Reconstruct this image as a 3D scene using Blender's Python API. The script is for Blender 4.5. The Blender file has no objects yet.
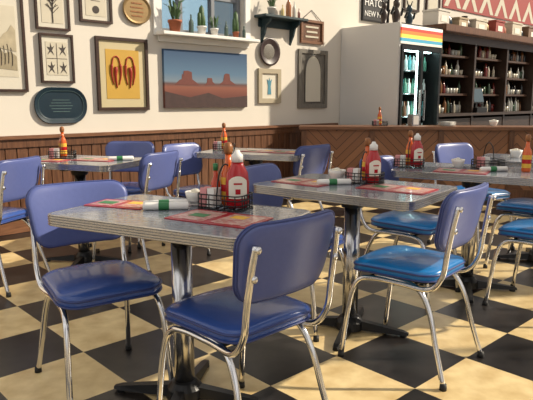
import bpy, bmesh, math, random
from mathutils import Vector, Matrix
random.seed(4)
sc=bpy.context.scene
COL=sc.collection
try:
    sc.view_settings.view_transform='Standard'
except Exception: pass

# ---------------------------------------------------------------- materials
def hexc(r,g,b):
    f=lambda c:((c/255)/12.92 if c/255<=.04045 else (((c/255)+.055)/1.055)**2.4)
    return (f(r),f(g),f(b),1)
def mat(name,rgb,rough=.5,metal=0,noise=0,nscale=20,bump=0,coat=0,trans=0,emit=0,spec=.5):
    m=bpy.data.materials.new(name); m.use_nodes=True
    nt=m.node_tree; b=nt.nodes['Principled BSDF']; c=hexc(*rgb)
    b.inputs['Base Color'].default_value=c
    b.inputs['Roughness'].default_value=rough
    b.inputs['Metallic'].default_value=metal
    b.inputs['Coat Weight'].default_value=coat
    b.inputs['Transmission Weight'].default_value=trans
    b.inputs['Specular IOR Level'].default_value=spec
    if emit:
        b.inputs['Emission Color'].default_value=c; b.inputs['Emission Strength'].default_value=emit
    if noise or bump:
        tc=nt.nodes.new('ShaderNodeTexCoord'); n=nt.nodes.new('ShaderNodeTexNoise')
        n.inputs['Scale'].default_value=nscale; n.inputs['Detail'].default_value=5
        nt.links.new(tc.outputs['Object'],n.inputs['Vector'])
        if noise:
            mx=nt.nodes.new('ShaderNodeMix'); mx.data_type='RGBA'
            mx.inputs[6].default_value=tuple(x*(1-noise) for x in c[:3])+(1,)
            mx.inputs[7].default_value=tuple(min(1,x*(1+noise)) for x in c[:3])+(1,)
            nt.links.new(n.outputs['Fac'],mx.inputs[0]); nt.links.new(mx.outputs[2],b.inputs['Base Color'])
        if bump:
            bp=nt.nodes.new('ShaderNodeBump'); bp.inputs['Strength'].default_value=bump; bp.inputs['Distance'].default_value=.01
            nt.links.new(n.outputs['Fac'],bp.inputs['Height']); nt.links.new(bp.outputs['Normal'],b.inputs['Normal'])
    return m
def wood(name,c1,c2,scale=6,rough=.4,axis='Z',stretch=12):
    m=bpy.data.materials.new(name); m.use_nodes=True; nt=m.node_tree; b=nt.nodes['Principled BSDF']
    tc=nt.nodes.new('ShaderNodeTexCoord'); mp=nt.nodes.new('ShaderNodeMapping')
    s=[stretch,stretch,stretch]; s['XYZ'.index(axis)]=1; mp.inputs['Scale'].default_value=s
    n=nt.nodes.new('ShaderNodeTexNoise'); n.inputs['Scale'].default_value=scale; n.inputs['Detail'].default_value=6
    r=nt.nodes.new('ShaderNodeValToRGB'); r.color_ramp.elements[0].position=.3; r.color_ramp.elements[1].position=.7
    r.color_ramp.elements[0].color=hexc(*c1); r.color_ramp.elements[1].color=hexc(*c2)
    L=nt.links.new; L(tc.outputs['Object'],mp.inputs[0]); L(mp.outputs[0],n.inputs['Vector']); L(n.outputs['Fac'],r.inputs[0]); L(r.outputs[0],b.inputs['Base Color'])
    b.inputs['Roughness'].default_value=rough
    return m

CHROME=mat('chrome',(226,226,228),.13,1)
STEEL=mat('brushed_steel',(188,188,190),.27,1)
COLM=mat('column_chrome',(206,206,208),.2,1)
VINYL=mat('blue_vinyl',(52,82,152),.27,0,noise=.08,nscale=60,bump=.04,coat=.25)
VINYLB=mat('periwinkle_vinyl',(86,98,154),.34,0,noise=.08,nscale=60,bump=.04)
VINYL_LIT=mat('sunlit_blue_vinyl',(22,116,184),.28,0,noise=.06,nscale=60,coat=.2)  # blue seat vinyl again, with sunlight painted in as a brighter colour
PIPE=mat('vinyl_piping',(50,64,120),.4)
RUB=mat('black_rubber',(22,22,22),.6)
BLACK=mat('black_metal',(20,20,22),.35,.3)
WHITE=mat('white_paint',(230,228,222),.5)
CERAM=mat('white_ceramic',(235,232,226),.2)
WALL=mat('plaster',(216,209,197),.85,noise=.04,nscale=3,bump=.05)
RED=mat('ketchup_red',(178,16,26),.25,coat=.4)
LABEL=mat('paper_label',(236,230,214),.5)
GREEN=mat('green_print',(48,120,70),.5)
ORANGE=mat('hot_sauce_orange',(214,92,22),.2,coat=.5)
AMBER=mat('amber_sauce',(190,60,20),.2,coat=.5)
YEL=mat('yellow_print',(226,176,60),.5)
WOODCAP=wood('cap_wood',(120,72,36),(170,112,62))
WAIN=wood('wainscot_wood',(78,50,34),(118,80,56),axis='Z')
WAIN2=wood('trim_wood',(98,64,44),(140,98,70),axis='X')
DARKW=wood('dark_bar_wood',(34,24,20),(62,44,34),axis='X')
SHELFW=wood('shelf_wood',(56,38,30),(84,60,46),axis='X')
FRB=wood('dark_frame_wood',(38,22,16),(66,40,28),axis='X')
FRG=wood('grey_frame_wood',(88,84,78),(130,124,114),axis='Z')
BRASS=mat('brass',(140,116,78),.5,.5,noise=.2,nscale=30)
TEAL=mat('dark_teal_enamel',(24,44,56),.3,noise=.2,nscale=12)
LEAF=mat('leaf_green',(60,88,48),.5,noise=.3,nscale=30)
TERR=mat('terracotta',(160,90,60),.7,noise=.1)

def laminate():
    m=mat('grey_laminate',(118,122,128),.2,coat=.3)
    nt=m.node_tree; b=nt.nodes['Principled BSDF']
    tc=nt.nodes.new('ShaderNodeTexCoord'); v=nt.nodes.new('ShaderNodeTexNoise'); v.inputs['Scale'].default_value=40; v.inputs['Detail'].default_value=4
    r=nt.nodes.new('ShaderNodeValToRGB'); r.color_ramp.elements[0].position=.35; r.color_ramp.elements[1].position=.65; r.color_ramp.elements[0].color=hexc(108,113,124); r.color_ramp.elements[1].color=hexc(136,141,150)
    nt.links.new(tc.outputs['Object'],v.inputs['Vector']); nt.links.new(v.outputs['Fac'],r.inputs[0]); nt.links.new(r.outputs[0],b.inputs['Base Color'])
    return m
LAM=laminate()

def menumat(name,base,acc,acc2):
    m=mat(name,base,.3,coat=.3); nt=m.node_tree; b=nt.nodes['Principled BSDF']
    tc=nt.nodes.new('ShaderNodeTexCoord'); br=nt.nodes.new('ShaderNodeTexBrick')
    br.inputs['Scale'].default_value=14; br.inputs['Color1'].default_value=hexc(*base); br.inputs['Color2'].default_value=hexc(*acc)
    br.inputs['Mortar'].default_value=hexc(*acc2); br.inputs['Mortar Size'].default_value=.03
    nt.links.new(tc.outputs['Object'],br.inputs['Vector']); nt.links.new(br.outputs['Color'],b.inputs['Base Color']); return m
MENU_R=mat('menu_red_border',(168,30,44),.3,coat=.3)
MENU_P=menumat('menu_print',(206,160,146),(170,52,56),(206,186,176))

# ---------------------------------------------------------------- helpers
def root(name,loc=(0,0,0),rz=0,rx=0,ry=0,sc_=1):
    e=bpy.data.objects.new(name,None); COL.objects.link(e); e.location=loc; e.rotation_euler=(rx,ry,rz); e.empty_display_size=.1; e.scale=(sc_,sc_,sc_)
    return e
def mk(parent,name,bm,mats,smooth=False):
    bmesh.ops.recalc_face_normals(bm,faces=bm.faces)
    me=bpy.data.meshes.new(name); bm.to_mesh(me); bm.free()
    if not isinstance(mats,(list,tuple)): mats=[mats]
    for m in mats: me.materials.append(m)
    if smooth:
        for p in me.polygons: p.use_smooth=True
    o=bpy.data.objects.new(name,me); COL.objects.link(o)
    if parent: o.parent=parent
    return o
def bbox(bm,c,s,mi=0,rot=None):
    r=bmesh.ops.create_cube(bm,size=1)
    M=Matrix.Translation(c)@(rot if rot else Matrix.Identity(4))@Matrix.Diagonal((s[0],s[1],s[2],1))
    bmesh.ops.transform(bm,matrix=M,verts=r['verts'])
    fs=set(f for v in r['verts'] for f in v.link_faces)
    for f in fs: f.material_index=mi
def box(p,name,c,s,m,bev=0,rot=None):
    bm=bmesh.new(); bbox(bm,c,s,0,rot)
    if bev: bmesh.ops.bevel(bm,geom=bm.edges[:],offset=bev,segments=2,affect='EDGES')
    return mk(p,name,bm,m)
def lathe_bm(bm,prof,loc=(0,0,0),seg=24,mi=0,sx=1,sy=1):
    rings=[]
    for r,z in prof:
        if r<1e-5: rings.append([bm.verts.new((loc[0],loc[1],loc[2]+z))])
        else: rings.append([bm.verts.new((loc[0]+sx*r*math.cos(2*math.pi*i/seg),loc[1]+sy*r*math.sin(2*math.pi*i/seg),loc[2]+z)) for i in range(seg)])
    for a,b in zip(rings,rings[1:]):
        for i in range(seg):
            j=(i+1)%seg
            q=[a[i%len(a)],a[j%len(a)],b[j%len(b)],b[i%len(b)]]
            u=[]
            for v in q:
                if v not in u: u.append(v)
            if len(u)>2:
                f=bm.faces.new(u); f.material_index=mi
def lathe(p,name,prof,loc,m,seg=24,sx=1,sy=1):
    bm=bmesh.new(); lathe_bm(bm,prof,loc,seg,0,sx,sy)
    o=mk(p,name,bm,m,True); return o
def catmull(pts,n=6):
    P=[Vector(p) for p in pts]; P=[2*P[0]-P[1]]+P+[2*P[-1]-P[-2]]; out=[]
    for i in range(1,len(P)-2):
        for k in range(n):
            t=k/n; a,b,c,d=P[i-1:i+3]
            out.append(.5*((2*b)+(c-a)*t+(2*a-5*b+4*c-d)*t*t+(3*b-a-3*c+d)*t**3))
    out.append(P[-2]); return out
def tube_bm(bm,pts,r,seg=10,closed=False,mi=0,smooth=True,n=6):
    P=catmull(pts,n) if smooth else [Vector(p) for p in pts]
    N=len(P); rings=[]; up=None
    for i in range(N):
        if closed: t=(P[(i+1)%N]-P[i-1])
        else: t=(P[min(i+1,N-1)]-P[max(i-1,0)])
        t.normalize()
        if up is None:
            up=Vector((0,0,1)) if abs(t.z)<.9 else Vector((1,0,0))
        x=up.cross(t)
        if x.length<1e-4: x=Vector((1,0,0)).cross(t)
        x.normalize(); up=t.cross(x).normalized()
        rr=r(i/(N-1)) if callable(r) else r
        rings.append([bm.verts.new(P[i]+rr*(math.cos(2*math.pi*k/seg)*x+math.sin(2*math.pi*k/seg)*up)) for k in range(seg)])
    R=list(zip(rings,rings[1:]))
    if closed: R.append((rings[-1],rings[0]))
    for a,b in R:
        for k in range(seg):
            f=bm.faces.new((a[k],a[(k+1)%seg],b[(k+1)%seg],b[k])); f.material_index=mi
    if not closed:
        for rg in (rings[0],rings[-1]):
            f=bm.faces.new(rg); f.material_index=mi
def tube(p,name,pts,r,m,**k):
    bm=bmesh.new(); tube_bm(bm,pts,r,**k); return mk(p,name,bm,m,True)
def rrect(w,h,r,n=7,off=0):
    w=w/2+off; h=h/2+off; r=max(r+off,.001); out=[]
    for cx,cy,a0 in ((w-r,h-r,0),(-w+r,h-r,90),(-w+r,-h+r,180),(w-r,-h+r,270)):
        for i in range(n):
            a=math.radians(a0+90*i/(n-1)); out.append((cx+r*math.cos(a),cy+r*math.sin(a)))
    return out
def loft(bm,outl,levels,mi=0,cap=True):
    rings=[[bm.verts.new((x,y,z)) for x,y in outl(off)] for off,z in levels]
    N=len(rings[0])
    for a,b in zip(rings,rings[1:]):
        for i in range(N):
            f=bm.faces.new((a[i],a[(i+1)%N],b[(i+1)%N],b[i])); f.material_index=mi
    if cap:
        bm.faces.new(rings[0]).material_index=mi; bm.faces.new(rings[-1]).material_index=mi
def pad(bm,outline,T,fmap,mi=0):
    lv=[(1,0),(.992,.5),(.97,.78),(.92,.93),(.78,1),(.5,1.06),(.25,1.1)]
    N=len(outline)
    base=[bm.verts.new(fmap(x,y,0)) for x,y in outline]
    for sgn in (1,-1):
        prev=base
        for s,t in lv[1:]:
            cur=[bm.verts.new(fmap(x*s,y*s,sgn*T*t)) for x,y in outline]
            for i in range(N): bm.faces.new((prev[i],prev[(i+1)%N],cur[(i+1)%N],cur[i])).material_index=mi
            prev=cur
        c=bm.verts.new(fmap(0,0,sgn*T*1.1))
        for i in range(N): bm.faces.new((prev[i],prev[(i+1)%N],c)).material_index=mi
def clone(r,loc,rz,override=None):
    e=bpy.data.objects.new(r.name.split('.')[0],None); COL.objects.link(e)
    e.location=loc; e.rotation_euler=(0,0,rz); e.empty_display_size=.1
    for c in r.children:
        d=c.copy(); COL.objects.link(d); d.parent=e
        if override and c.name.split('.')[0] in override:
            d.data=c.data.copy(); d.data.materials[0]=override[c.name.split('.')[0]]
    return e
def face(f): return math.atan2(-f[0],f[1])

# ---------------------------------------------------------------- room frame
TH=math.radians(42.93); A=Vector((math.cos(TH),math.sin(TH),0)); Nn=Vector((math.sin(TH),-math.cos(TH),0))
W0=Vector((-2.278,5.03,0))
def W(t,n,z): 
    v=W0+A*t+Nn*n; return (v.x,v.y,z)
# floor
def floor_mat():
    m=bpy.data.materials.new('checker_tile'); m.use_nodes=True; nt=m.node_tree; b=nt.nodes['Principled BSDF']; L=nt.links.new
    tc=nt.nodes.new('ShaderNodeTexCoord'); mp=nt.nodes.new('ShaderNodeMapping')
    mp.inputs['Rotation'].default_value=(0,0,-TH); mp.inputs['Location'].default_value=(.14,.05,.5)
    ck=nt.nodes.new('ShaderNodeTexChecker'); ck.inputs['Scale'].default_value=1/.42
    n=nt.nodes.new('ShaderNodeTexNoise'); n.inputs['Scale'].default_value=9; n.inputs['Detail'].default_value=8
    r1=nt.nodes.new('ShaderNodeValToRGB'); r1.color_ramp.elements[0].position=.3; r1.color_ramp.elements[1].position=.7; r1.color_ramp.elements[0].color=hexc(196,168,116); r1.color_ramp.elements[1].color=hexc(230,207,156)
    r2=nt.nodes.new('ShaderNodeValToRGB'); r2.color_ramp.elements[0].position=.3; r2.color_ramp.elements[1].position=.7; r2.color_ramp.elements[0].color=hexc(18,16,16); r2.color_ramp.elements[1].color=hexc(44,40,38)
    mx=nt.nodes.new('ShaderNodeMix'); mx.data_type='RGBA'
    L(tc.outputs['Object'],mp.inputs[0]); L(mp.outputs[0],ck.inputs['Vector']); L(tc.outputs['Object'],n.inputs['Vector'])
    L(n.outputs['Fac'],r1.inputs[0]); L(n.outputs['Fac'],r2.inputs[0]); L(ck.outputs['Fac'],mx.inputs[0])
    L(r1.outputs[0],mx.inputs[6]); L(r2.outputs[0],mx.inputs[7]); L(mx.outputs[2],b.inputs['Base Color'])
    b.inputs['Roughness'].default_value=.33
    bp=nt.nodes.new('ShaderNodeBump'); bp.inputs['Strength'].default_value=.06; L(n.outputs['Fac'],bp.inputs['Height']); L(bp.outputs[0],b.inputs['Normal'])
    return m
bm=bmesh.new(); bbox(bm,(1.0,4.5,-.05),(14,19,.1)); mk(None,'floor',bm,floor_mat())
H=3.6
wb=root('wall_back',W0,TH)
WT0,WT1,WZ0,WZ1=1.64,2.76,1.86,3.0
def wpiece(n,t0,t1,z0,z1): box(wb,n,((t0+t1)/2,.1,(z0+z1)/2),(t1-t0,.2,z1-z0),WALL)
wpiece('panel_left',-4,WT0,0,H); wpiece('panel_right',WT1,12.5,0,H); wpiece('panel_under',WT0,WT1,0,WZ0); wpiece('panel_over',WT0,WT1,WZ1,H)
wn=root('window_1',W0,TH)
GREYP=mat('grey_window_paint',(120,124,130),.5)
for i,t in enumerate((WT0+.03,1.93,2.36,WT1-.03)): box(wn,'stile_%d'%i,(t,.10,(WZ0+WZ1)/2),(.05,.07,WZ1-WZ0-.002),GREYP,.004)
for i,z in enumerate((WZ0+.03,2.28,WZ1-.03)): box(wn,'rail_%d'%i,((WT0+WT1)/2,.10,z),(WT1-WT0-.02,.05,.04),GREYP,.004)
G=mat('window_glass',(176,206,226),.02,trans=1)
box(wn,'glass',((WT0+WT1)/2,.13,2.43),(WT1-WT0-.04,.006,1.1),G)
box(wn,'casing_left',(WT0-.05,-.012,2.42),(.1,.024,1.2),WHITE,.004); box(wn,'casing_right',(WT1+.04,-.012,2.42),(.08,.024,1.2),WHITE,.004)
sill=root('window_sill',W0,TH); box(sill,'board',(2.2,-.08,1.835),(1.30,.2,.035),WHITE,.006); box(sill,'apron',(2.2,-.015,1.79),(1.22,.03,.06),WHITE,.004)
# exterior seen through the window: a pale house wall and a hedge
ex=root('neighbouring_house',W(2.4,-6,0),TH); box(ex,'clapboard_wall',(0,0,2.4),(9,.2,4.8),mat('pale_siding',(190,206,222),.8,noise=.1,nscale=2)); box(ex,'roof_edge',(0,-.2,4.85),(9.4,.6,.16),FRG)
for i in (-2,0,2): box(ex,'house_window_%d'%(i+2),(i*1.1,-.12,3.2),(.8,.06,1.1),GREYP)
# wainscot
wa=root('trim_1',W0,TH); bm=bmesh.new(); t=-3.9
while t<4.4:
    bbox(bm,(t+.05,-.012,.42),(.094,.022,.80)); t+=.1
bmesh.ops.bevel(bm,geom=[e for e in bm.edges],offset=.004,segments=1,affect='EDGES')
mk(wa,'boards',bm,WAIN); box(wa,'cap_rail',(.25,-.03,.845),(8.3,.06,.035),WAIN2,.006); box(wa,'upper_rail',(.25,-.02,.79),(8.3,.035,.07),WAIN,.004)
bb=root('baseboard_back',W0,TH); box(bb,'board',(.25,-.035,.06),(8.3,.02,.12),WAIN2,.004)

# right wall with big windows (out of frame; sun comes through)
wr=root('wall_right',(4.2,0,0),0)
yy=[-3.2,-2.6,-1.4,-1.0,.3,.7,2.0,2.35,3.75,4.1,5.5,6.6]
for i in range(0,len(yy)-1,2): box(wr,'pier_%d'%i,(.1,(yy[i]+yy[i+1])/2,1.8),(.2,yy[i+1]-yy[i],3.6),WALL)
for i in range(1,len(yy)-1,2):
    c=(yy[i]+yy[i+1])/2; w=yy[i+1]-yy[i]
    box(wr,'under_%d'%i,(.1,c,.4),(.2,w,.8),WALL); box(wr,'over_%d'%i,(.1,c,3.35),(.2,w,.5),WALL)
    box(wr,'bar_%d'%i,(.1,c,1.95),(.05,.05,2.3),WHITE)

# ---------------------------------------------------------------- chair
def rounded_trap(wt,wb,h,r,n=7):
    pts=rrect(wt,h,r,n); out=[]
    for x,y in pts:
        k=(y+h/2)/h; s=(wb+(wt-wb)*k)/wt
        out.append((x*s,y))
    res=[]
    for i,(x,y) in enumerate(pts):
        a=out[i]; b=out[(i+1)%len(out)]; res.append(a)
        d=math.hypot(a[0]-b[0],a[1]-b[1])
        if d>.06:
            k=int(d/.04)
            for j in range(1,k): res.append((a[0]+(b[0]-a[0])*j/k,a[1]+(b[1]-a[1])*j/k))
    return res
def build_chair(loc,rz):
    r=root('dining_chair',loc,rz)
    so=rounded_trap(.42,.38,.40,.08)
    def sm(x,y,t): return Vector((x,y,.445+t+.010*(1-(x/.2)**2)*(1 if t>0 else .2)-(.012*max(0,(y-.1)/.1)**2)))
    bm=bmesh.new(); pad(bm,so,.024,sm); mk(r,'seat',bm,VINYL,True)
    bm=bmesh.new(); tube_bm(bm,[sm(x*1.0,y*1.0,0)+Vector((0,0,.01)) for x,y in so],.0045,6,True,smooth=False)
    tube_bm(bm,[sm(x,y,0)-Vector((0,0,.014)) for x,y in so],.004,6,True,smooth=False); mk(r,'seat_piping',bm,PIPE,True)
    bo=rounded_trap(.44,.38,.26,.07)
    ta=math.radians(13)
    def bmap(x,y,t):
        yy=-.250+.75*x*x+t; zz=y
        return Vector((x,yy-math.sin(ta)*zz,.69+zz*math.cos(ta)))
    bm=bmesh.new(); pad(bm,bo,.018,bmap); mk(r,'backrest',bm,VINYLB,True)
    bm=bmesh.new(); tube_bm(bm,[bmap(x,y,.004) for x,y in bo],.004,6,True,smooth=False); tube_bm(bm,[bmap(x,y,-.008) for x,y in bo],.004,6,True,smooth=False); mk(r,'backrest_piping',bm,PIPE,True)
    for s,nm in ((1,'right'),(-1,'left')):
        tube(r,'back_and_front_leg_'+nm,[(s*.180,-.282,.76),(s*.186,-.270,.69),(s*.190,-.252,.57),(s*.190,-.236,.47),(s*.186,-.18,.402),(s*.175,-.05,.398),(s*.178,.08,.398),(s*.184,.155,.375),(s*.192,.192,.28),(s*.203,.225,.012)],.0115,CHROME,seg=12)
        tube(r,'rear_leg_'+nm,[(s*.165,.08,.41),(s*.165,-.05,.408),(s*.170,-.13,.385),(s*.178,-.185,.30),(s*.190,-.225,.16),(s*.205,-.27,.012)],.0115,CHROME,seg=12)
        bm=bmesh.new()
        for (x,y) in ((s*.2035,.226),(s*.2055,-.271)): lathe_bm(bm,[(0,0),(.015,0),(.015,.01),(.0135,.026),(0,.027)],(x,y,0),14)
        mk(r,'foot_tips_'+nm,bm,RUB,True)
        bm=bmesh.new()
        for z,y in ((.75,-.295),(.66,-.278)):
            rr=bmesh.ops.create_uvsphere(bm,u_segments=12,v_segments=8,radius=.012); bmesh.ops.transform(bm,matrix=Matrix.Translation((s*.181,y,z))@Matrix.Diagonal((1,.5,1,1)),verts=rr['verts'])
        mk(r,'bolt_'+nm,bm,CHROME,True)
    bm=bmesh.new(); tube_bm(bm,[(-.18,.1,.398),(0,.1,.405),(.18,.1,.398)],.009,8); tube_bm(bm,[(-.17,-.1,.398),(0,-.1,.405),(.17,-.1,.398)],.009,8); bbox(bm,(0,0,.415),(.3,.3,.012)); mk(r,'under_frame',bm,BLACK,True)
    return r
chA=build_chair((-.095,1.93,0),face((-.69,.72)))
chB=clone(chA,(.65,2.54,0),face((-.76,.65)),{'seat':VINYL_LIT,'backrest':VINYLB})
others=[((-.675,2.26),(.56,-.83)),((.16,2.99),(.85,-.53)),((.88,3.44),(.75,-.66)),((1.57,3.2),(-.72,.69)),((1.85,3.95),(-.72,.69)),((1.66,4.55),(.5,-.85)),
 ((-1.76,3.62),(-.96,.27)),((-.95,4.1),(-.9,.43)),((-1.2,4.76),(-.1,-1)),((-.5,4.6),(.8,-.6)),((.2,4.78),(-.72,.69))]
for i,((x,y),f) in enumerate(others):
    ov={'seat':VINYL_LIT} if i in (2,3,4,5) else None
    clone(chA,(x,y,0),face(f),ov)

# ---------------------------------------------------------------- tables
def build_table(loc,rz,w,d):
    r=root('diner_table',loc,rz)
    ol=lambda off: rrect(w,d,.05,8,off)
    bm=bmesh.new(); loft(bm,ol,[(-.03,.722),(-.004,.722),(-.004,.7485),(-.006,.7525)]); mk(r,'laminate_top',bm,LAM)
    bm=bmesh.new(); lv=[(-.01,.712),(.002,.712)]
    for i in range(4):
        z=.714+i*.0095; lv+= [(.004,z+.001),(.004,z+.006),(.0005,z+.0075),(.0005,z+.009)]
    lv+=[(.003,.7525),(-.006,.7535),(-.006,.75)]
    loft(bm,ol,lv,cap=False); mk(r,'ribbed_edge',bm,STEEL)
    bm=bmesh.new(); bbox(bm,(0,0,.708),(.36,.05,.02)); bbox(bm,(0,0,.7),(.05,.36,.02)); lathe_bm(bm,[(0,.64),(.055,.645),(.07,.70),(0,.71)]); mk(r,'support_spider',bm,BLACK)
    lathe(r,'column',[(0,.03),(.04,.03),(.04,.66),(0,.66)],(0,0,0),COLM,32)
    bm=bmesh.new(); lathe_bm(bm,[(0,.01),(.075,.012),(.07,.05),(.05,.075),(.042,.08),(0,.08)],(0,0,0),24)
    for a in (0,90,180,270):
        ca=math.radians(a+17); R=Matrix.Rotation(ca,4,'Z')
        sec=[(.03,.028,.062),(.15,.024,.046),(.27,.02,.03),(.30,.012,.022)]
        rings=[]
        for x,hw,z in sec: rings.append([bm.verts.new(R@Vector(p)) for p in ((x,-hw,.012),(x,hw,.012),(x,hw*.7,z),(x,-hw*.7,z))])
        for p,q in zip(rings,rings[1:]):
            for i in range(4): bm.faces.new((p[i],p[(i+1)%4],q[(i+1)%4],q[i]))
        bm.faces.new(rings[0]); bm.faces.new(rings[-1])
        c=R@Vector((.275,0,0)); lathe_bm(bm,[(0,0),(.018,0),(.018,.014),(0,.014)],c,12)
    mk(r,'pedestal_base',bm,BLACK)
    return r
t1=build_table((-.325,2.15,0),math.radians(-28),.86,.54)
TA=math.radians(-38)
t2=build_table((.43,2.85,0),TA,.86,.58)
for x,y,a in ((-1.335,4.12,-20),(-.09,4.78,-20),(1.26,3.52,-30),(2.0,4.15,-28)):
    clone(t2,(x,y,0),math.radians(a))
TZ=.7525

# ---------------------------------------------------------------- tabletop things
def ketchup(x,y,z,rz=0,S=1):
    r=root('ketchup_bottle',(x,y,z),rz,sc_=S)
    lathe(r,'body',[(0,0),(.036,0),(.041,.01),(.042,.09),(.038,.125),(.024,.15),(.02,.165),(0,.165)],(0,0,0),RED,28,1,.75)
    lathe(r,'cap',[(0,.163),(.021,.163),(.021,.188),(.012,.195),(.008,.205),(0,.205)],(0,0,0),CERAM,20)
    bm=bmesh.new()
    for s in (0,math.pi):
        pts=[]
        for k in range(13):
            a=-math.pi/2-.85+1.7*k/12+s
            top=.115-.016*(abs(k-6)/6)**2
            R1=.0428; R2=.0415
            pts.append((bm.verts.new((R1*math.cos(a),R1*.75*math.sin(a),.035)),bm.verts.new((R1*math.cos(a),R1*.75*math.sin(a),.09)),bm.verts.new((R2*math.cos(a),R2*.75*math.sin(a),top))))
        for p,q in zip(pts,pts[1:]): bm.faces.new((p[0],q[0],q[1],p[1])); bm.faces.new((p[1],q[1],q[2],p[2]))
    mk(r,'label',bm,LABEL,True)
    bm=bmesh.new()
    for s in (1,-1):
        bbox(bm,(0,-s*.0325,.088),(.03,.002,.006)); bbox(bm,(0,-s*.0325,.06),(.018,.002,.018))
    mk(r,'label_print',bm,RED)
    return r
def hotsauce(x,y,z,rz=0,S=1):
    r=root('hot_sauce_bottle',(x,y,z),rz,sc_=S)
    lathe(r,'glass_body',[(0,0),(.024,0),(.026,.008),(.026,.11),(.021,.13),(.012,.15),(.0105,.185),(0,.185)],(0,0,0),ORANGE,22)
    lathe(r,'paper_label',[(.0266,.025),(.0266,.10)],(0,0,0),YEL,22)
    lathe(r,'label_band',[(.0269,.05),(.0269,.075)],(0,0,0),RED,22)
    lathe(r,'wooden_cap',[(0,.18),(.013,.18),(.016,.19),(.0165,.205),(.012,.218),(0,.222)],(0,0,0),WOODCAP,18)
PINK=mat('packet_pink',(220,150,150),.6)
def caddy(x,y,z,rz=0,S=1):
    r=root('condiment_caddy',(x,y,z),rz,sc_=S); bm=bmesh.new(); w,d=.18,.12
    for zz in (.004,.02,.038,.055): tube_bm(bm,[(a,b,zz) for a,b in rrect(w,d,.025,5)],.0024,6,True,smooth=False)
    ps=rrect(w,d,.025,5)
    for i in range(0,len(ps)):
        a=ps[i]; b=ps[(i+1)%len(ps)]
        n=4 if math.hypot(a[0]-b[0],a[1]-b[1])>.04 else 1
        if i%4==0 or n>1:
            for k in range(n):
                px=a[0]+(b[0]-a[0])*k/n; py=a[1]+(b[1]-a[1])*k/n
                tube_bm(bm,[(px,py,.004),(px,py,.055)],.002,6,smooth=False)
    for k in range(6): tube_bm(bm,[(-w/2+w*(k+.5)/6,-d/2,.004),(-w/2+w*(k+.5)/6,d/2,.004)],.002,6,smooth=False)
    tube_bm(bm,[(0,-d/2,.05),(0,-d/2+.02,.13),(0,0,.16),(0,d/2-.02,.13),(0,d/2,.05)],.003,8)
    mk(r,'wire_basket',bm,BLACK,True)
    for nm,m,x0 in (('sweetener_packets_pink',PINK,-.066),('sugar_packets',CERAM,-.036)):
        bm=bmesh.new()
        for k in range(9): bbox(bm,(x0+random.uniform(-.003,.003),-.046+k*.0055,.042),(.027,.003,.066),0,Matrix.Rotation(random.uniform(-.2,.2),4,'X'))
        mk(r,nm,bm,m)
def creamer(x,y,z,S=1):
    r=root('creamer_bowl',(x,y,z),sc_=S); lathe(r,'bowl',[(0,0),(.022,0),(.026,.006),(.038,.035),(.042,.052),(.039,.052),(.034,.033),(.02,.012),(0,.01)],(0,0,0),CERAM,26)
    bm=bmesh.new()
    for i in range(6):
        a=i*1.05; lathe_bm(bm,[(0,0),(.008,0),(.012,.016),(.0125,.018),(0,.018)],(.018*math.cos(a),.018*math.sin(a),.03+.004*(i%3)),12)
    lathe_bm(bm,[(0,0),(.008,0),(.012,.016),(0,.018)],(0,0,.045),12)
    mk(r,'creamer_cups',bm,LABEL,True)
def menu(x,y,z,rz,w=.3,d=.2):
    r=root('menu',(x,y,z),rz)
    bm=bmesh.new(); loft(bm,lambda o:rrect(w,d,.006,3,o),[(0,.0005),(0,.0035)]); mk(r,'cover',bm,MENU_R)
    for s in (-1,1): box(r,'printed_page_%d'%(s+2),(s*w/4,0,.0042),(w/2-.03,d-.04,.001),MENU_P)
    box(r,'photo_panel',(w/5,d/6,.0052),(.06,.045,.001),YEL); box(r,'logo',(-w/4,0,.0052),(.07,.05,.001),GREEN)
def silver(x,y,z,rz):
    r=root('napkin_roll',(x,y,z),rz)
    o=lathe(r,'napkin',[(0,0),(.012,0),(.015,.01),(.015,.17),(.011,.175),(0,.175)],(0,0,0),CERAM,14); o.rotation_euler=(0,math.radians(90),0); o.location=(-.09,0,.015)
    o=lathe(r,'paper_band',[(.0158,.06),(.0158,.10)],(0,0,0),GREEN,14); o.rotation_euler=(0,math.radians(90),0); o.location=(-.09,0,.015)
    box(r,'fork_handle',(.10,.002,.018),(.05,.012,.002),STEEL)
def setcaddy(x,y,z,rz,k=True,h=True):
    caddy(x,y,z,rz); c,s=math.cos(rz),math.sin(rz)
    def P(a,b): return (x+a*c-b*s,y+a*s+b*c)
    if k: p=P(.046,-.008); ketchup(p[0],p[1],z+.008,0.3)
    if h: p=P(.0,.030); hotsauce(p[0],p[1],z+.008)
caddy(-.16,2.235,TZ,math.radians(-28),1.08); ketchup(-.112,2.215,TZ+.008,.1,1.08); hotsauce(-.150,2.268,TZ+.008,0,1.12)
r0=root('hot_sauce_bottle',(-.20,2.262,TZ+.008)); lathe(r0,'body',[(0,0),(.017,0),(.018,.09),(.009,.115),(.008,.14),(0,.14)],(0,0,0),AMBER,18); lathe(r0,'cap',[(0,.138),(.01,.138),(.01,.165),(0,.165)],(0,0,0),GREEN,14)
creamer(-.285,2.31,TZ,1.05)
menu(-.585,2.315,TZ,math.radians(-20),.26,.16); menu(-.17,2.03,TZ,math.radians(-30),.34,.2); silver(-.395,2.255,TZ,math.radians(12)); silver(-.385,2.20,TZ,math.radians(5))
# table 2
setcaddy(.50,2.93,TZ,math.radians(-30)); creamer(.37,3.02,TZ,1.1)
menu(.20,2.96,TZ,math.radians(-40),.3,.2); menu(.62,2.73,TZ,math.radians(-38),.34,.2); silver(.34,2.87,TZ,math.radians(10))
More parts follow.
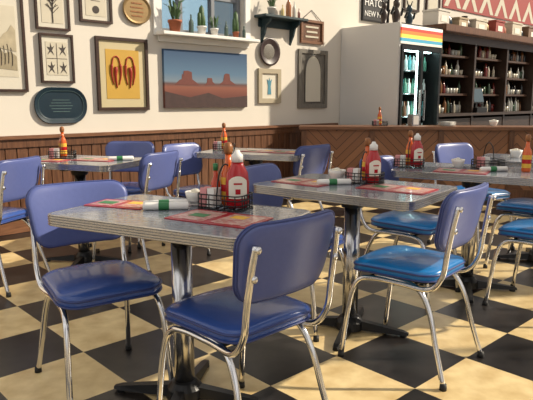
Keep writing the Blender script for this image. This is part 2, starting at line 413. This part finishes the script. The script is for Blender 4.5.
# others
setcaddy(.90,3.65,TZ,math.radians(-20)); creamer(1.2,3.62,TZ); caddy(1.37,3.57,TZ,.2); menu(1.16,3.42,TZ,-.5); silver(1.35,3.42,TZ,.2)
hotsauce(1.53,3.40,TZ); creamer(1.83,4.25,TZ,1.1); caddy(2.1,4.12,TZ,0.1)
setcaddy(-1.48,4.2,TZ,.1,False,True); menu(-1.2,4.1,TZ,-.3); menu(-1.52,4.05,TZ,-.3,.24,.16); silver(-1.02,4.06,TZ,.3)
setcaddy(-.36,4.90,TZ,0,False,True); menu(-.05,4.8,TZ,-.4); menu(.17,4.68,TZ,-.2,.22,.16)

# ---------------------------------------------------------------- wall pictures
def frame(name,t0,t1,z0,z1,fm,art,fw=.025,matte=None,dep=.03):
    r=root(name,W((t0+t1)/2,0.002,(z0+z1)/2),TH); w=t1-t0; h=z1-z0; bm=bmesh.new()
    bbox(bm,(0,-dep/2,h/2-fw/2),(w,dep,fw)); bbox(bm,(0,-dep/2,-h/2+fw/2),(w,dep,fw)); bbox(bm,(w/2-fw/2,-dep/2,0),(fw,dep,h-2*fw)); bbox(bm,(-w/2+fw/2,-dep/2,0),(fw,dep,h-2*fw))
    mk(r,'frame_moulding',bm,fm)
    box(r,'art_sheet',(0,-.006,0),(w-2*fw,.01,h-2*fw),matte or art)
    if matte: box(r,'art_inner',(0,-.0125,0),((w-2*fw)*.72,.003,(h-2*fw)*.74),art)
    return r,w,h
PAPER=mat('aged_paper',(196,188,168),.6,noise=.12,nscale=8); PAPER2=mat('cream_matte',(206,200,184),.6); INK=mat('ink',(60,52,48),.7)
MUST=mat('mustard_print',(190,150,56),.5,noise=.1,nscale=6)
def flat(r,name,pts,m,y=-.016):
    bm=bmesh.new(); vs=[bm.verts.new((x,y,z)) for x,z in pts]; bm.faces.new(vs); e=bmesh.ops.extrude_face_region(bm,geom=bm.faces[:]); bmesh.ops.translate(bm,vec=(0,.002,0),verts=[v for v in e['geom'] if isinstance(v,bmesh.types.BMVert)]); return mk(r,name,bm,m)
r,w,h=frame('framed_print',-.16,.24,1.24,2.08,FRB,PAPER,.022,PAPER2)
SEPIA=mat('sepia_wash',(150,138,112),.7,noise=.3,nscale=18); SEPIA2=mat('sepia_light',(172,160,134),.7,noise=.3,nscale=18)
flat(r,'painted_mass',[(-.12,-.22),(.12,-.24),(.12,-.12),(.07,-.08),(.02,-.1),(-.04,-.03),(-.12,-.05)],SEPIA); flat(r,'painted_peak',[(-.06,-.05),(.12,-.08),(.12,.10),(.09,.14),(.06,.09),(.02,.06)],SEPIA2,-.0175)
bm=bmesh.new()
for i in range(7): tube_bm(bm,[(-.1+.03*i,-.019,-.2+.01*(i%3)),(-.095+.03*i,-.019,-.12+.02*(i%2)),(-.105+.03*i,-.019,-.05+.015*(i%3))],.0022,5)
mk(r,'reed_linework',bm,INK)
r,w,h=frame('framed_drawing',.344,.655,1.787,2.13,FRB,PAPER,.018,PAPER2)
bm=bmesh.new(); tube_bm(bm,[(0,-.018,-.11),(0,-.018,0),(.01,-.018,.1)],.004,6)
for a in range(14): tube_bm(bm,[(0,-.018,-.03+.009*a),(.06*math.cos(a*2.4),-.018,.03+.007*a+.02*math.sin(a))],.0025,5,smooth=False)
mk(r,'tree_linework',bm,INK)
r,w,h=frame('framed_figures_print',.362,.672,1.323,1.753,FRB,PAPER,.018,PAPER2)
for i in (-1,1):
    for j in (-1,1):
        x=i*.055;z=j*.08; flat(r,'figure_%d%d'%(i+1,j+1),[(x-.03,z-.05),(x-.01,z-.01),(x-.035,z+.02),(x-.005,z+.015),(x,z+.055),(x+.012,z+.015),(x+.035,z+.03),(x+.012,z-.01),(x+.03,z-.05),(x,z-.02)],INK)
bm=bmesh.new(); bbox(bm,(0,-.0155,0),(.19,.002,.004)); bbox(bm,(0,-.0155,0),(.004,.002,.27)); mk(r,'dividing_lines',bm,INK)
r,w,h=frame('framed_certificate',.755,1.08,1.884,2.22,FRB,PAPER,.022,PAPER2)
flat(r,'seal',[(.035*math.cos(a/16*6.283),.035*math.sin(a/16*6.283)-.05) for a in range(16)],INK)
bm=bmesh.new()
for i in range(3): bbox(bm,(0,-.0155,.07-.02*i),(.15-.03*i,.002,.004))
mk(r,'text_lines',bm,INK)
# chile frame
r,w,h=frame('framed_chile_poster',.894,1.455,1.07,1.765,FRB,MUST,.03,mat('tan_matte',(192,178,140),.6))
CHR=mat('chile_red',(160,50,28),.5)
for s in (-1,1):
    bm=bmesh.new(); cx=s*.075
    tube_bm(bm,[(cx-.045,-.02,.09),(cx-.03,-.02,.15),(cx,-.02,.17),(cx+.03,-.02,.15),(cx+.045,-.02,.09)],.006,6)
    tube_bm(bm,[(cx,-.02,.07),(cx+s*.008,-.02,-.02),(cx-s*.004,-.02,-.13)],lambda k:.022*(1-.75*k)*(.6+.4*min(1,k*6)),10)
    mk(r,'chile_pepper_%d'%(s+1),bm,CHR,True)
    bm=bmesh.new(); tube_bm(bm,[(cx-.046,-.02,.09),(cx-.050,-.02,0),(cx-.03,-.02,-.1)],lambda k:.014*(1-.7*k),8); tube_bm(bm,[(cx+.046,-.02,.09),(cx+.050,-.02,0),(cx+.03,-.02,-.1)],lambda k:.014*(1-.7*k),8); mk(r,'side_peppers_%d'%(s+1),bm,CHR,True)
# platter
r=root('oval_platter',W(.53,.004,1.12),TH)
bm=bmesh.new(); loft(bm,lambda o:[(x,y) for x,y in rrect(.5,.33,.155,9,o)],[(-.03,0),(0,.018),(-.006,.024),(-.05,.012),(-.06,.012)])
bmesh.ops.rotate(bm,cent=(0,0,0),matrix=Matrix.Rotation(math.radians(90),3,'X'),verts=bm.verts); mk(r,'dish',bm,TEAL,False)
bm=bmesh.new()
for i in range(5): bbox(bm,(0,-.0135,.05-.026*i),(.22-.03*abs(i-2),.003,.005))
tube_bm(bm,[(x*.86,-.0185,y*.8) for x,y in rrect(.5,.33,.155,9)],.0015,5,True,smooth=False)
mk(r,'lettering',bm,mat('pale_teal',(84,108,108),.5))
# brass plaque
r=root('oval_plaque',W(1.352,.004,2.045),TH)
bm=bmesh.new(); loft(bm,lambda o:[((.16+o)*math.cos(a/32*6.283),(.14+o)*math.sin(a/32*6.283)) for a in range(32)],[(-.02,0),(0,.02),(-.01,.028),(-.03,.018)]); bmesh.ops.rotate(bm,cent=(0,0,0),matrix=Matrix.Rotation(math.radians(90),3,'X'),verts=bm.verts); mk(r,'disc',bm,BRASS)
bm=bmesh.new()
for i in range(4): bbox(bm,(0,-.0195,.06-.04*i),(.15-.02*abs(i-1.5),.004,.012))
mk(r,'raised_text',bm,WOODCAP)
# desert canvas
t0,t1,z0,z1=1.636,2.767,1.088,1.69
r=root('desert_landscape_canvas',W((t0+t1)/2,.002,(z0+z1)/2),TH); w=t1-t0;h=z1-z0
sky=bpy.data.materials.new('painted_sky'); sky.use_nodes=True; nt=sky.node_tree; tc=nt.nodes.new('ShaderNodeTexCoord'); sp=nt.nodes.new('ShaderNodeSeparateXYZ'); rp=nt.nodes.new('ShaderNodeValToRGB'); mr=nt.nodes.new('ShaderNodeMapRange')
mr.inputs[1].default_value=-h/2; mr.inputs[2].default_value=h/2
e=rp.color_ramp.elements; e[0].position=0; e[0].color=hexc(84,42,36); e[1].position=1; e[1].color=hexc(30,66,104)
for p,c in ((.22,(104,52,40)),(.36,(130,74,56)),(.42,(86,58,56)),(.46,(110,126,140)),(.6,(78,110,138))):
    q=e.new(p); q.color=hexc(*c)
nt.links.new(tc.outputs['Object'],sp.inputs[0]); nt.links.new(sp.outputs[2],mr.inputs[0]); nt.links.new(mr.outputs[0],rp.inputs[0]); nt.links.new(rp.outputs[0],nt.nodes['Principled BSDF'].inputs['Base Color'])
box(r,'canvas',(0,-.018,0),(w,.036,h),sky)
MESA=mat('mesa_red',(104,52,44),.7,noise=.25,nscale=25); MESA2=mat('shadow_scrub',(60,38,36),.7,noise=.5,nscale=20)
flat(r,'butte_left',[(-.44,-.06),(-.38,-.01),(-.35,.0),(-.345,.05),(-.335,.055),(-.33,.02),(-.325,.085),(-.27,.09),(-.22,.075),(-.215,.0),(-.18,-.02),(-.12,-.06)],MESA,-.0385)
flat(r,'butte_right',[(.15,-.05),(.21,-.01),(.225,.06),(.25,.075),(.30,.07),(.312,.0),(.318,-.005),(.40,-.05)],MESA,-.0385)
flat(r,'butte_far',[(-.05,-.06),(-.02,-.03),(-.01,.02),(.05,.02),(.06,-.02),(.1,-.05)],MESA,-.0385)
flat(r,'foreground',[(-w/2,-h/2),(w/2,-h/2),(w/2,-.17),(.2,-.2),(0,-.14),(-.25,-.19),(-w/2,-.13)],MESA2,-.0385)
# round plate
r=root('round_wall_plate',W(3.14,.004,1.74),TH)
o=lathe(r,'plate',[(0,.01),(.1,.01),(.14,.03),(.165,.035),(.165,.028),(.1,0),(0,0)],(0,0,0),mat('plate_dark',(52,36,36),.4,noise=.4,nscale=14),32); o.rotation_euler=(math.radians(90),0,0)
o=lathe(r,'painted_center',[(0,.013),(.08,.013),(.09,.011)],(0,0,0),FRG,24); o.rotation_euler=(math.radians(90),0,0)
r,w,h=frame('framed_cross_picture',2.96,3.33,1.134,1.541,mat('bleached_wood',(166,154,130),.6,noise=.1),PAPER2,.055)
flat(r,'blue_figure',[(-.03,-.1),(.03,-.1),(.02,0),(.04,.08),(.01,.06),(0,.1),(-.01,.06),(-.04,.08),(-.02,0)],mat('turquoise_print',(70,130,150),.5))
r,w,h=frame('arched_mirror_frame',3.644,4.19,1.067,1.805,FRG,FRG,.05)
arch=[(-.15,-.29),(.15,-.29),(.15,.08)]+[(.15*math.cos(a),.08+.22*math.sin(a)) for a in [math.pi*k/12 for k in range(1,12)]]+[(-.15,.08)]
flat(r,'arch_panel',arch,PAPER2,-.02)
bm=bmesh.new(); tube_bm(bm,[(x,-.022,z) for x,z in arch],.008,6,True,smooth=False); mk(r,'arch_moulding',bm,FRG)
r,w,h=frame('hanging_wood_sign',3.68,4.10,1.88,2.17,WAIN2,WAIN,.03)
tube(r,'cord',[(-.18,-.01,.145),(0,-.005,.27),(.18,-.01,.145)],.004,INK,smooth=False)
bm=bmesh.new()
for i in range(3): bbox(bm,(0,-.014,.06-.06*i),(.24-.04*(i%2),.006,.022))
mk(r,'carved_text',bm,PAPER)
# corner shelf
r=root('bracket_shelf',W(3.27,0,2.13),TH)
SH=mat('blue_green_paint',(30,52,58),.5,noise=.1)
box(r,'board',(0,-.1,0),(.72,.2,.03),SH,.005); box(r,'back_rail',(0,-.012,-.06),(.6,.02,.1),SH,.004)
for s in (-1,1):
    bm=bmesh.new(); prof=[(0,0),(-.17,0),(-.16,-.04),(-.09,-.08),(-.06,-.17),(-.03,-.22),(0,-.28)]
    a=[bm.verts.new((s*.24-.014,y,z-.015)) for y,z in prof]; b=[bm.verts.new((s*.24+.014,y,z-.015)) for y,z in prof]
    bm.faces.new(a); bm.faces.new(b)
    for i in range(len(a)): bm.faces.new((a[i],a[(i+1)%len(a)],b[(i+1)%len(b)],b[i]))
    mk(r,'bracket_%d'%(s+1),bm,SH)
def bottle_bm(bm,loc,s=1,mi=0): lathe_bm(bm,[(0,0),(.036*s,0),(.038*s,.01*s),(.038*s,.16*s),(.03*s,.19*s),(.014*s,.215*s),(.013*s,.28*s),(0,.28*s)],loc,12,mi)
def plant(name,t,n,z,s=1,kind=0,pm=TERR):
    r=root(name,W(t,n,z),TH)
    lathe(r,'pot',[(0,0),(.045*s,0),(.06*s,.09*s),(.066*s,.09*s),(.066*s,.11*s),(.055*s,.11*s),(.05*s,.09*s),(0,.09*s)],(0,0,0),pm,20)
    bm=bmesh.new()
    if kind==0:
        for i in range(30):
            a=random.uniform(0,6.28); l=random.uniform(.1,.28)*s; sp=random.uniform(.3,1)*s
            yk=.5
            p0=Vector((.02*math.cos(a),.02*math.sin(a),.09*s)); p1=p0+Vector((.06*sp*math.cos(a),.06*yk*sp*math.sin(a),l*.7)); p2=p0+Vector((.13*sp*math.cos(a),.10*yk*sp*math.sin(a),l*.8))
            d=Vector((-math.sin(a),math.cos(a)*.5,.3))*.014*s
            v=[bm.verts.new(q) for q in (p0,p1-d,p2,p1+d)]; bm.faces.new(v)
    else:
        for x,hh,rr in ((0,.24,.028),(.035,.14,.018),(-.038,.17,.02)):
            seg=[(0,0),(rr,.01),(rr*1.1,hh*.5),(rr*.9,hh*.85),(0,hh)]; lathe_bm(bm,seg,(x*s,0,.085*s),12)
    mk(r,'foliage',bm,LEAF,kind==1)
plant('potted_fern',1.74,.1,1.853,1.1,0); plant('potted_cactus',2.08,.1,1.853,.8,1,CERAM); plant('potted_fern',2.24,.11,1.853,.7,0,CERAM); plant('potted_cactus',2.55,.1,1.853,.6,1); plant('potted_fern',3.08,.12,2.146,.8,0,CERAM)
TG=mat('tinted_glass',(70,90,80),.1,coat=1)
for tt,ss in ((1.95,.7),(2.42,.6),(2.68,.5)):
    r=root('glass_bottle',W(tt,.09,1.853),TH); bm=bmesh.new(); bottle_bm(bm,(0,0,0),ss); mk(r,'body',bm,TG,True)
for tt,ss,c in ((3.28,.5,(200,180,120)),(3.38,.9,(150,90,40)),(3.48,.7,(200,200,190)),(3.56,.45,(120,60,50))):
    r=root('glass_bottle',W(tt,.1,2.146),TH); bm=bmesh.new(); bottle_bm(bm,(0,0,0),ss); mk(r,'body',bm,mat('bottle_tint',c,.15,coat=1),True)

# ---------------------------------------------------------------- drinks cooler
FX=Vector((1.64,7.4,0))
fr=root('drinks_cooler',FX,TH)
CW=1.0; CD=.93; CH=2.12
CWH=mat('cooler_white',(210,208,204),.35)
CTEAL=mat('cooler_liner',(196,224,222),.4)
box(fr,'left_side',(.02,CD/2,CH/2),(.04,CD,CH),CWH,.004); box(fr,'right_side',(CW-.02,CD/2,CH/2),(.04,CD,CH),BLACK,.004)
box(fr,'back_panel',(CW/2,CD-.02,CH/2),(CW-.08,.04,CH),CWH); box(fr,'inner_liner',(CW/2,.62,1.04),(CW-.09,.02,1.5),CTEAL); box(fr,'top_panel',(CW/2,CD/2,CH-.02),(CW-.08,CD-.08,.04),CWH); box(fr,'kick_panel',(CW/2,.2,.12),(CW-.08,.36,.24),BLACK)
box(fr,'header_box',(CW/2,.05,CH-.14),(CW-.08,.1,.27),BLACK)
sg=bpy.data.materials.new('striped_sign'); sg.use_nodes=True; nt=sg.node_tree; b=nt.nodes['Principled BSDF']; tc=nt.nodes.new('ShaderNodeTexCoord'); sp=nt.nodes.new('ShaderNodeSeparateXYZ'); mr=nt.nodes.new('ShaderNodeMapRange'); rp=nt.nodes.new('ShaderNodeValToRGB'); rp.color_ramp.interpolation='CONSTANT'
mr.inputs[1].default_value=CH-.255; mr.inputs[2].default_value=CH-.025
e=rp.color_ramp.elements; e[0].position=0;e[0].color=hexc(220,214,200); e[1].position=.12; e[1].color=hexc(60,150,180)
for p,c in ((.3,(240,200,80)),(.5,(228,120,50)),(.68,(214,60,44)),(.84,(236,232,222))): q=e.new(p); q.color=hexc(*c)
L=nt.links.new; L(tc.outputs['Object'],sp.inputs[0]); L(sp.outputs[2],mr.inputs[0]); L(mr.outputs[0],rp.inputs[0]); L(rp.outputs[0],b.inputs['Base Color']); L(rp.outputs[0],b.inputs['Emission Color']); b.inputs['Emission Strength'].default_value=.4
box(fr,'header_sign',(CW/2,-.005,CH-.14),(CW-.04,.02,.235),sg,.003)
for i,x in enumerate((.06,.5,.94)): box(fr,'door_stile_%d'%i,(x,.0,1.04),(.045,.05,1.6),BLACK)
for i,z in enumerate((.26,1.82)): box(fr,'door_rail_%d'%i,(.5,.0,z),(.93,.045,.05),BLACK)
box(fr,'handle_1',(.45,-.045,1.1),(.02,.03,.4),STEEL,.005); box(fr,'handle_2',(.55,-.045,1.1),(.02,.03,.4),STEEL,.005)
CL=mat('cool_light',(200,235,232),.5,emit=9)
box(fr,'interior_light_1',(.055,.05,1.04),(.02,.02,1.5),CL); box(fr,'interior_light_2',(.5,.05,1.04),(.03,.02,1.5),CL); box(fr,'interior_light_top',(.5,.12,1.80),(.8,.04,.02),CL)
for i in range(5): box(fr,'shelf_%d'%i,(.5,.36,.35+.3*i),(.88,.48,.012),STEEL)
bm=bmesh.new()
for i in range(5):
    for k in range(10):
        for j in range(2): bottle_bm(bm,(.1+.09*k,.20+.15*j,.357+.3*i),.7,random.randint(0,3))
mk(fr,'stocked_bottles',bm,[mat('b_green',(90,150,130),.2),mat('b_brown',(110,70,45),.2),mat('b_white',(210,222,222),.3),mat('b_teal',(90,170,176),.2)],True)

# ---------------------------------------------------------------- back bar
br=root('back_bar_cabinet',FX+A*1.06,TH)
BL=4.3; BH=2.17
box(br,'back_panel',(BL/2,.62,BH/2),(BL,.03,BH),DARKW)
for i in range(5): box(br,'upright_%d'%i,(.03+i*(BL-.06)/4,.36,BH/2),(.05,.5,BH),DARKW)
for i,z in enumerate((.95,1.25,1.52,1.80)): box(br,'shelf_%d'%i,(BL/2,.40,z),(BL-.06,.40,.03),SHELFW if i else DARKW)
box(br,'cornice',(BL/2,.30,BH-.03),(BL+.06,.66,.10),WAIN,.01); box(br,'fascia',(BL/2,.115,BH-.13),(BL,.03,.12),DARKW)
box(br,'lower_doors',(BL/2,.14,.46),(BL-.1,.04,.88),DARKW); box(br,'work_counter',(BL/2,.2,.96),(BL,.34,.04),DARKW)
bm=bmesh.new()
for z in (.98,1.265,1.535,1.815):
    for row in (.28,.44):
        x=.1
        while x<BL-.1:
            q=(x-.03)%((BL-.06)/4)
            if .06<q<(BL-.06)/4-.06 and random.random()<.92:
                k=random.random()
                if k<.55: bottle_bm(bm,(x,row,z),random.uniform(.55,.85),random.randint(0,5))
                elif k<.85: lathe_bm(bm,[(0,0),(.03,0),(.04,.08),(.037,.08),(.028,.01),(0,.01)],(x,row,z),12,random.choice((2,5)))
                else: bbox(bm,(x,row,z+.06),(.06,.06,.12),random.randint(0,5))
            x+=random.uniform(.075,.10)
mk(br,'bottles_and_glasses',bm,[mat('l_green',(50,70,50),.15),mat('l_amber',(120,80,44),.15),mat('l_clear',(170,170,164),.15),mat('l_red',(110,36,30),.2),mat('l_dark',(30,30,32),.2),mat('l_cream',(190,180,160),.3)],True)
rg=root('cash_register',FX+A*2.35+Vector((-.09,.10,.98)),TH)
box(rg,'base',(0,0,.04),(.34,.16,.08),BLACK,.01); box(rg,'screen',(0,.02,.26),(.34,.03,.24),BLACK,.01,Matrix.Rotation(math.radians(-12),4,'X')); box(rg,'display',(0,.002,.26),(.30,.004,.2),mat('screen_glow',(60,76,84),.2,emit=.2),0,Matrix.Rotation(math.radians(-12),4,'X')); box(rg,'neck',(0,.04,.12),(.05,.04,.12),BLACK)
ZC=BH+.02
for i,(x,w,hh,c) in enumerate(((.25,.30,.2,(206,200,188)),(.80,.26,.14,(170,150,120)),(1.34,.36,.16,(200,190,170)),(1.95,.30,.2,(150,60,50)),(2.56,.36,.22,(196,186,164)),(3.2,.40,.2,(120,90,66)),(3.85,.36,.26,(200,196,186)))):
    r=root('storage_box',FX+A*(1.06+x)-Nn*.3+Vector((0,0,ZC)),TH)
    m=mat('box_card_%d'%i,c,.6,noise=.08,nscale=8); box(r,'carton',(0,0,hh/2),(w,.25,hh),m,.006); box(r,'lid',(0,0,hh+.012),(w+.02,.27,.03),m,.005); box(r,'label_plate',(0,-.128,hh*.5),(w*.5,.004,hh*.4),LABEL)
for x,s in ((.53,1.0),(1.05,1),(1.64,1.0),(2.24,1.0),(2.87,1.0),(3.53,1)):
    r=root('decorative_jug',FX+A*(1.06+x)-Nn*.3+Vector((0,0,ZC)),TH)
    lathe(r,'jar',[(0,0),(.05*s,0),(.085*s,.06*s),(.08*s,.13*s),(.04*s,.18*s),(.04*s,.21*s),(.05*s,.22*s),(0,.215*s)],(0,0,0),random.choice([DARKW,TERR,TEAL,BRASS]),20)
    tube(r,'handle',[(.05*s,0,.19*s),(.1*s,0,.17*s),(.08*s,0,.11*s)],.008,BLACK)
for x,s in ((.15,1),(.42,1.25),(.72,1.1)):
    r=root('kachina_figurine',FX+A*x-Nn*.35+Vector((0,0,CH)),TH)
    lathe(r,'body',[(0,0),(.05*s,0),(.05*s,.02),(.03*s,.03),(.045*s,.10*s),(.05*s,.16*s),(.02*s,.19*s),(.035*s,.22*s),(.035*s,.26*s),(0,.29*s)],(0,0,0),DARKW if s!=1.1 else TEAL,16)
    bm=bmesh.new()
    for q in (-1,1): tube_bm(bm,[(q*.045*s,0,.16*s),(q*.09*s,0,.13*s),(q*.08*s,-.03,.2*s)],.012*s,8); tube_bm(bm,[(q*.02*s,0,.26*s),(q*.06*s,0,.33*s)],.008*s,6,smooth=False)
    mk(r,'arms_and_horns',bm,BLACK,True)
r,w,h=frame('black_letter_sign',4.90,5.52,2.26,2.64,BLACK,mat('sign_black',(28,26,26),.5),.02)
for i,(tx,sz) in enumerate((('HATCH',.15),('NEW MEX',.11))):
    c=bpy.data.curves.new('lettering','FONT'); c.body=tx; c.size=sz; c.extrude=.003; c.align_x='CENTER'; c.materials.append(WHITE)
    o=bpy.data.objects.new('lettering_%d'%i,c); COL.objects.link(o); o.parent=r; o.location=(0,-.015,.02-.14*i); o.rotation_euler=(math.radians(90),0,0)
# zigzag frieze
r=root('zigzag_wall_frieze',W(9.6,.01,2.9),TH); box(r,'band',(0,0,0),(5.2,.02,.5),mat('frieze_red',(150,50,44),.6))
bm=bmesh.new()
n=9
for k in range(n):
    x=-2.6+5.2*(k+.5)/n; vs=[bm.verts.new((x+a,-.013,b)) for a,b in ((-.27,-.22),(0,.18),(.27,-.22),(.15,-.22),(0,.0),(-.15,-.22))]; bm.faces.new((vs[0],vs[1],vs[4],vs[5])); bm.faces.new((vs[1],vs[2],vs[3],vs[4]))
mk(r,'triangles',bm,PAPER)
for i,(a,b,z) in enumerate(((5.9,6.3,2.5),(6.5,6.9,2.45))):
    frame('small_framed_photo',a,b,z,z+.36,FRB,PAPER,.03,PAPER2)

# ---------------------------------------------------------------- low counter (diagonal boards)
def chev():
    m=bpy.data.materials.new('diagonal_board_wood'); m.use_nodes=True; nt=m.node_tree; b=nt.nodes['Principled BSDF']; L=nt.links.new
    tc=nt.nodes.new('ShaderNodeTexCoord'); sp=nt.nodes.new('ShaderNodeSeparateXYZ'); pp=nt.nodes.new('ShaderNodeMath'); pp.operation='PINGPONG'; pp.inputs[1].default_value=.42
    ad=nt.nodes.new('ShaderNodeMath'); ad.operation='ADD'; sc_=nt.nodes.new('ShaderNodeMath'); sc_.operation='MULTIPLY'; sc_.inputs[1].default_value=9
    fr_=nt.nodes.new('ShaderNodeMath'); fr_.operation='FRACT'; fl=nt.nodes.new('ShaderNodeMath'); fl.operation='FLOOR'; wn_=nt.nodes.new('ShaderNodeTexWhiteNoise'); wn_.noise_dimensions='1D'
    r1=nt.nodes.new('ShaderNodeValToRGB'); r1.color_ramp.elements[0].color=hexc(98,62,42); r1.color_ramp.elements[1].color=hexc(150,104,72)
    gt=nt.nodes.new('ShaderNodeMath'); gt.operation='GREATER_THAN'; gt.inputs[1].default_value=.08
    mx=nt.nodes.new('ShaderNodeMix'); mx.data_type='RGBA'; mx.inputs[6].default_value=hexc(56,36,26)
    L(tc.outputs['Object'],sp.inputs[0]); L(sp.outputs[0],pp.inputs[0]); L(pp.outputs[0],ad.inputs[0]); L(sp.outputs[2],ad.inputs[1]); L(ad.outputs[0],sc_.inputs[0]); L(sc_.outputs[0],fr_.inputs[0]); L(sc_.outputs[0],fl.inputs[0]); L(fl.outputs[0],wn_.inputs['W']); L(wn_.outputs['Value'],r1.inputs[0]); L(fr_.outputs[0],gt.inputs[0]); L(gt.outputs[0],mx.inputs[0]); L(r1.outputs[0],mx.inputs[7]); L(mx.outputs[2],b.inputs['Base Color']); b.inputs['Roughness'].default_value=.4
    return m
p0=Vector((.42,7.0,0)); p1=Vector((3.7,6.75,0)); dv=p1-p0
ct=root('bar_counter',p0,math.atan2(dv.y,dv.x)); LN=dv.length
box(ct,'front_panel',(LN/2,.2,.41),(LN,.4,.82),chev()); box(ct,'top_slab',(LN/2,.19,.84),(LN+.06,.48,.04),WAIN2,.008); box(ct,'kick_board',(LN/2,-.008,.06),(LN,.016,.12),WAIN)
for i in range(5): box(ct,'post_%d'%i,(.03+i*(LN-.06)/4,-.012,.41),(.06,.02,.80),WAIN)
def onct(x,y=.2): 
    a=math.atan2(dv.y,dv.x); return (p0.x+x*math.cos(a)-y*math.sin(a),p0.y+x*math.sin(a)+y*math.cos(a))
x,y=onct(.95); setcaddy(x,y,.861,0,False,True); x,y=onct(2.3); creamer(x,y,.861,1.3); x,y=onct(1.35)
r=root('napkin_dispenser',(x,y,.861),.3); box(r,'case',(0,0,.07),(.1,.12,.14),STEEL,.008); box(r,'napkins',(0,-.062,.07),(.07,.004,.1),CERAM)
x,y=onct(1.75)
r=root('stacked_plates',(x,y,.861)); lathe(r,'plates',[(0,0),(.06,0),(.11,.012),(.06,.012),(.11,.024),(.06,.024),(.11,.036),(.06,.036),(.11,.05),(.05,.04),(0,.04)],(0,0,0),CERAM,26)

# ---------------------------------------------------------------- light
w=bpy.data.worlds.new('World'); sc.world=w; w.use_nodes=True; nt=w.node_tree; bg=nt.nodes['Background']; L=nt.links.new
tc=nt.nodes.new('ShaderNodeTexCoord'); wv=nt.nodes.new('ShaderNodeTexNoise'); wv.inputs['Scale'].default_value=2.2; wv.inputs['Detail'].default_value=1
rp=nt.nodes.new('ShaderNodeValToRGB'); e=rp.color_ramp.elements; e[0].position=.42; e[0].color=(.40,.375,.35,1); e[1].position=.60; e[1].color=(1.15,1.12,1.08,1)
L(tc.outputs['Generated'],wv.inputs['Vector']); L(wv.outputs['Fac'],rp.inputs[0]); L(rp.outputs[0],bg.inputs['Color']); bg.inputs['Strength'].default_value=.88
s=bpy.data.lights.new('sun','SUN'); s.energy=6; s.angle=math.radians(1.2); s.color=(1,.88,.70); so=bpy.data.objects.new('sun_light',s); COL.objects.link(so)
d=Vector((-.87,-.12,-.54)); so.rotation_euler=d.to_track_quat('-Z','Y').to_euler(); so.location=(8,1,5)

# ---------------------------------------------------------------- camera
cam=bpy.data.cameras.new('camera'); cam.sensor_width=36; cam.lens=36*580/533; co=bpy.data.objects.new('camera',cam); COL.objects.link(co)
co.location=(0,0,1.17); co.rotation_euler=(math.radians(90-9.78),0,0); sc.camera=co
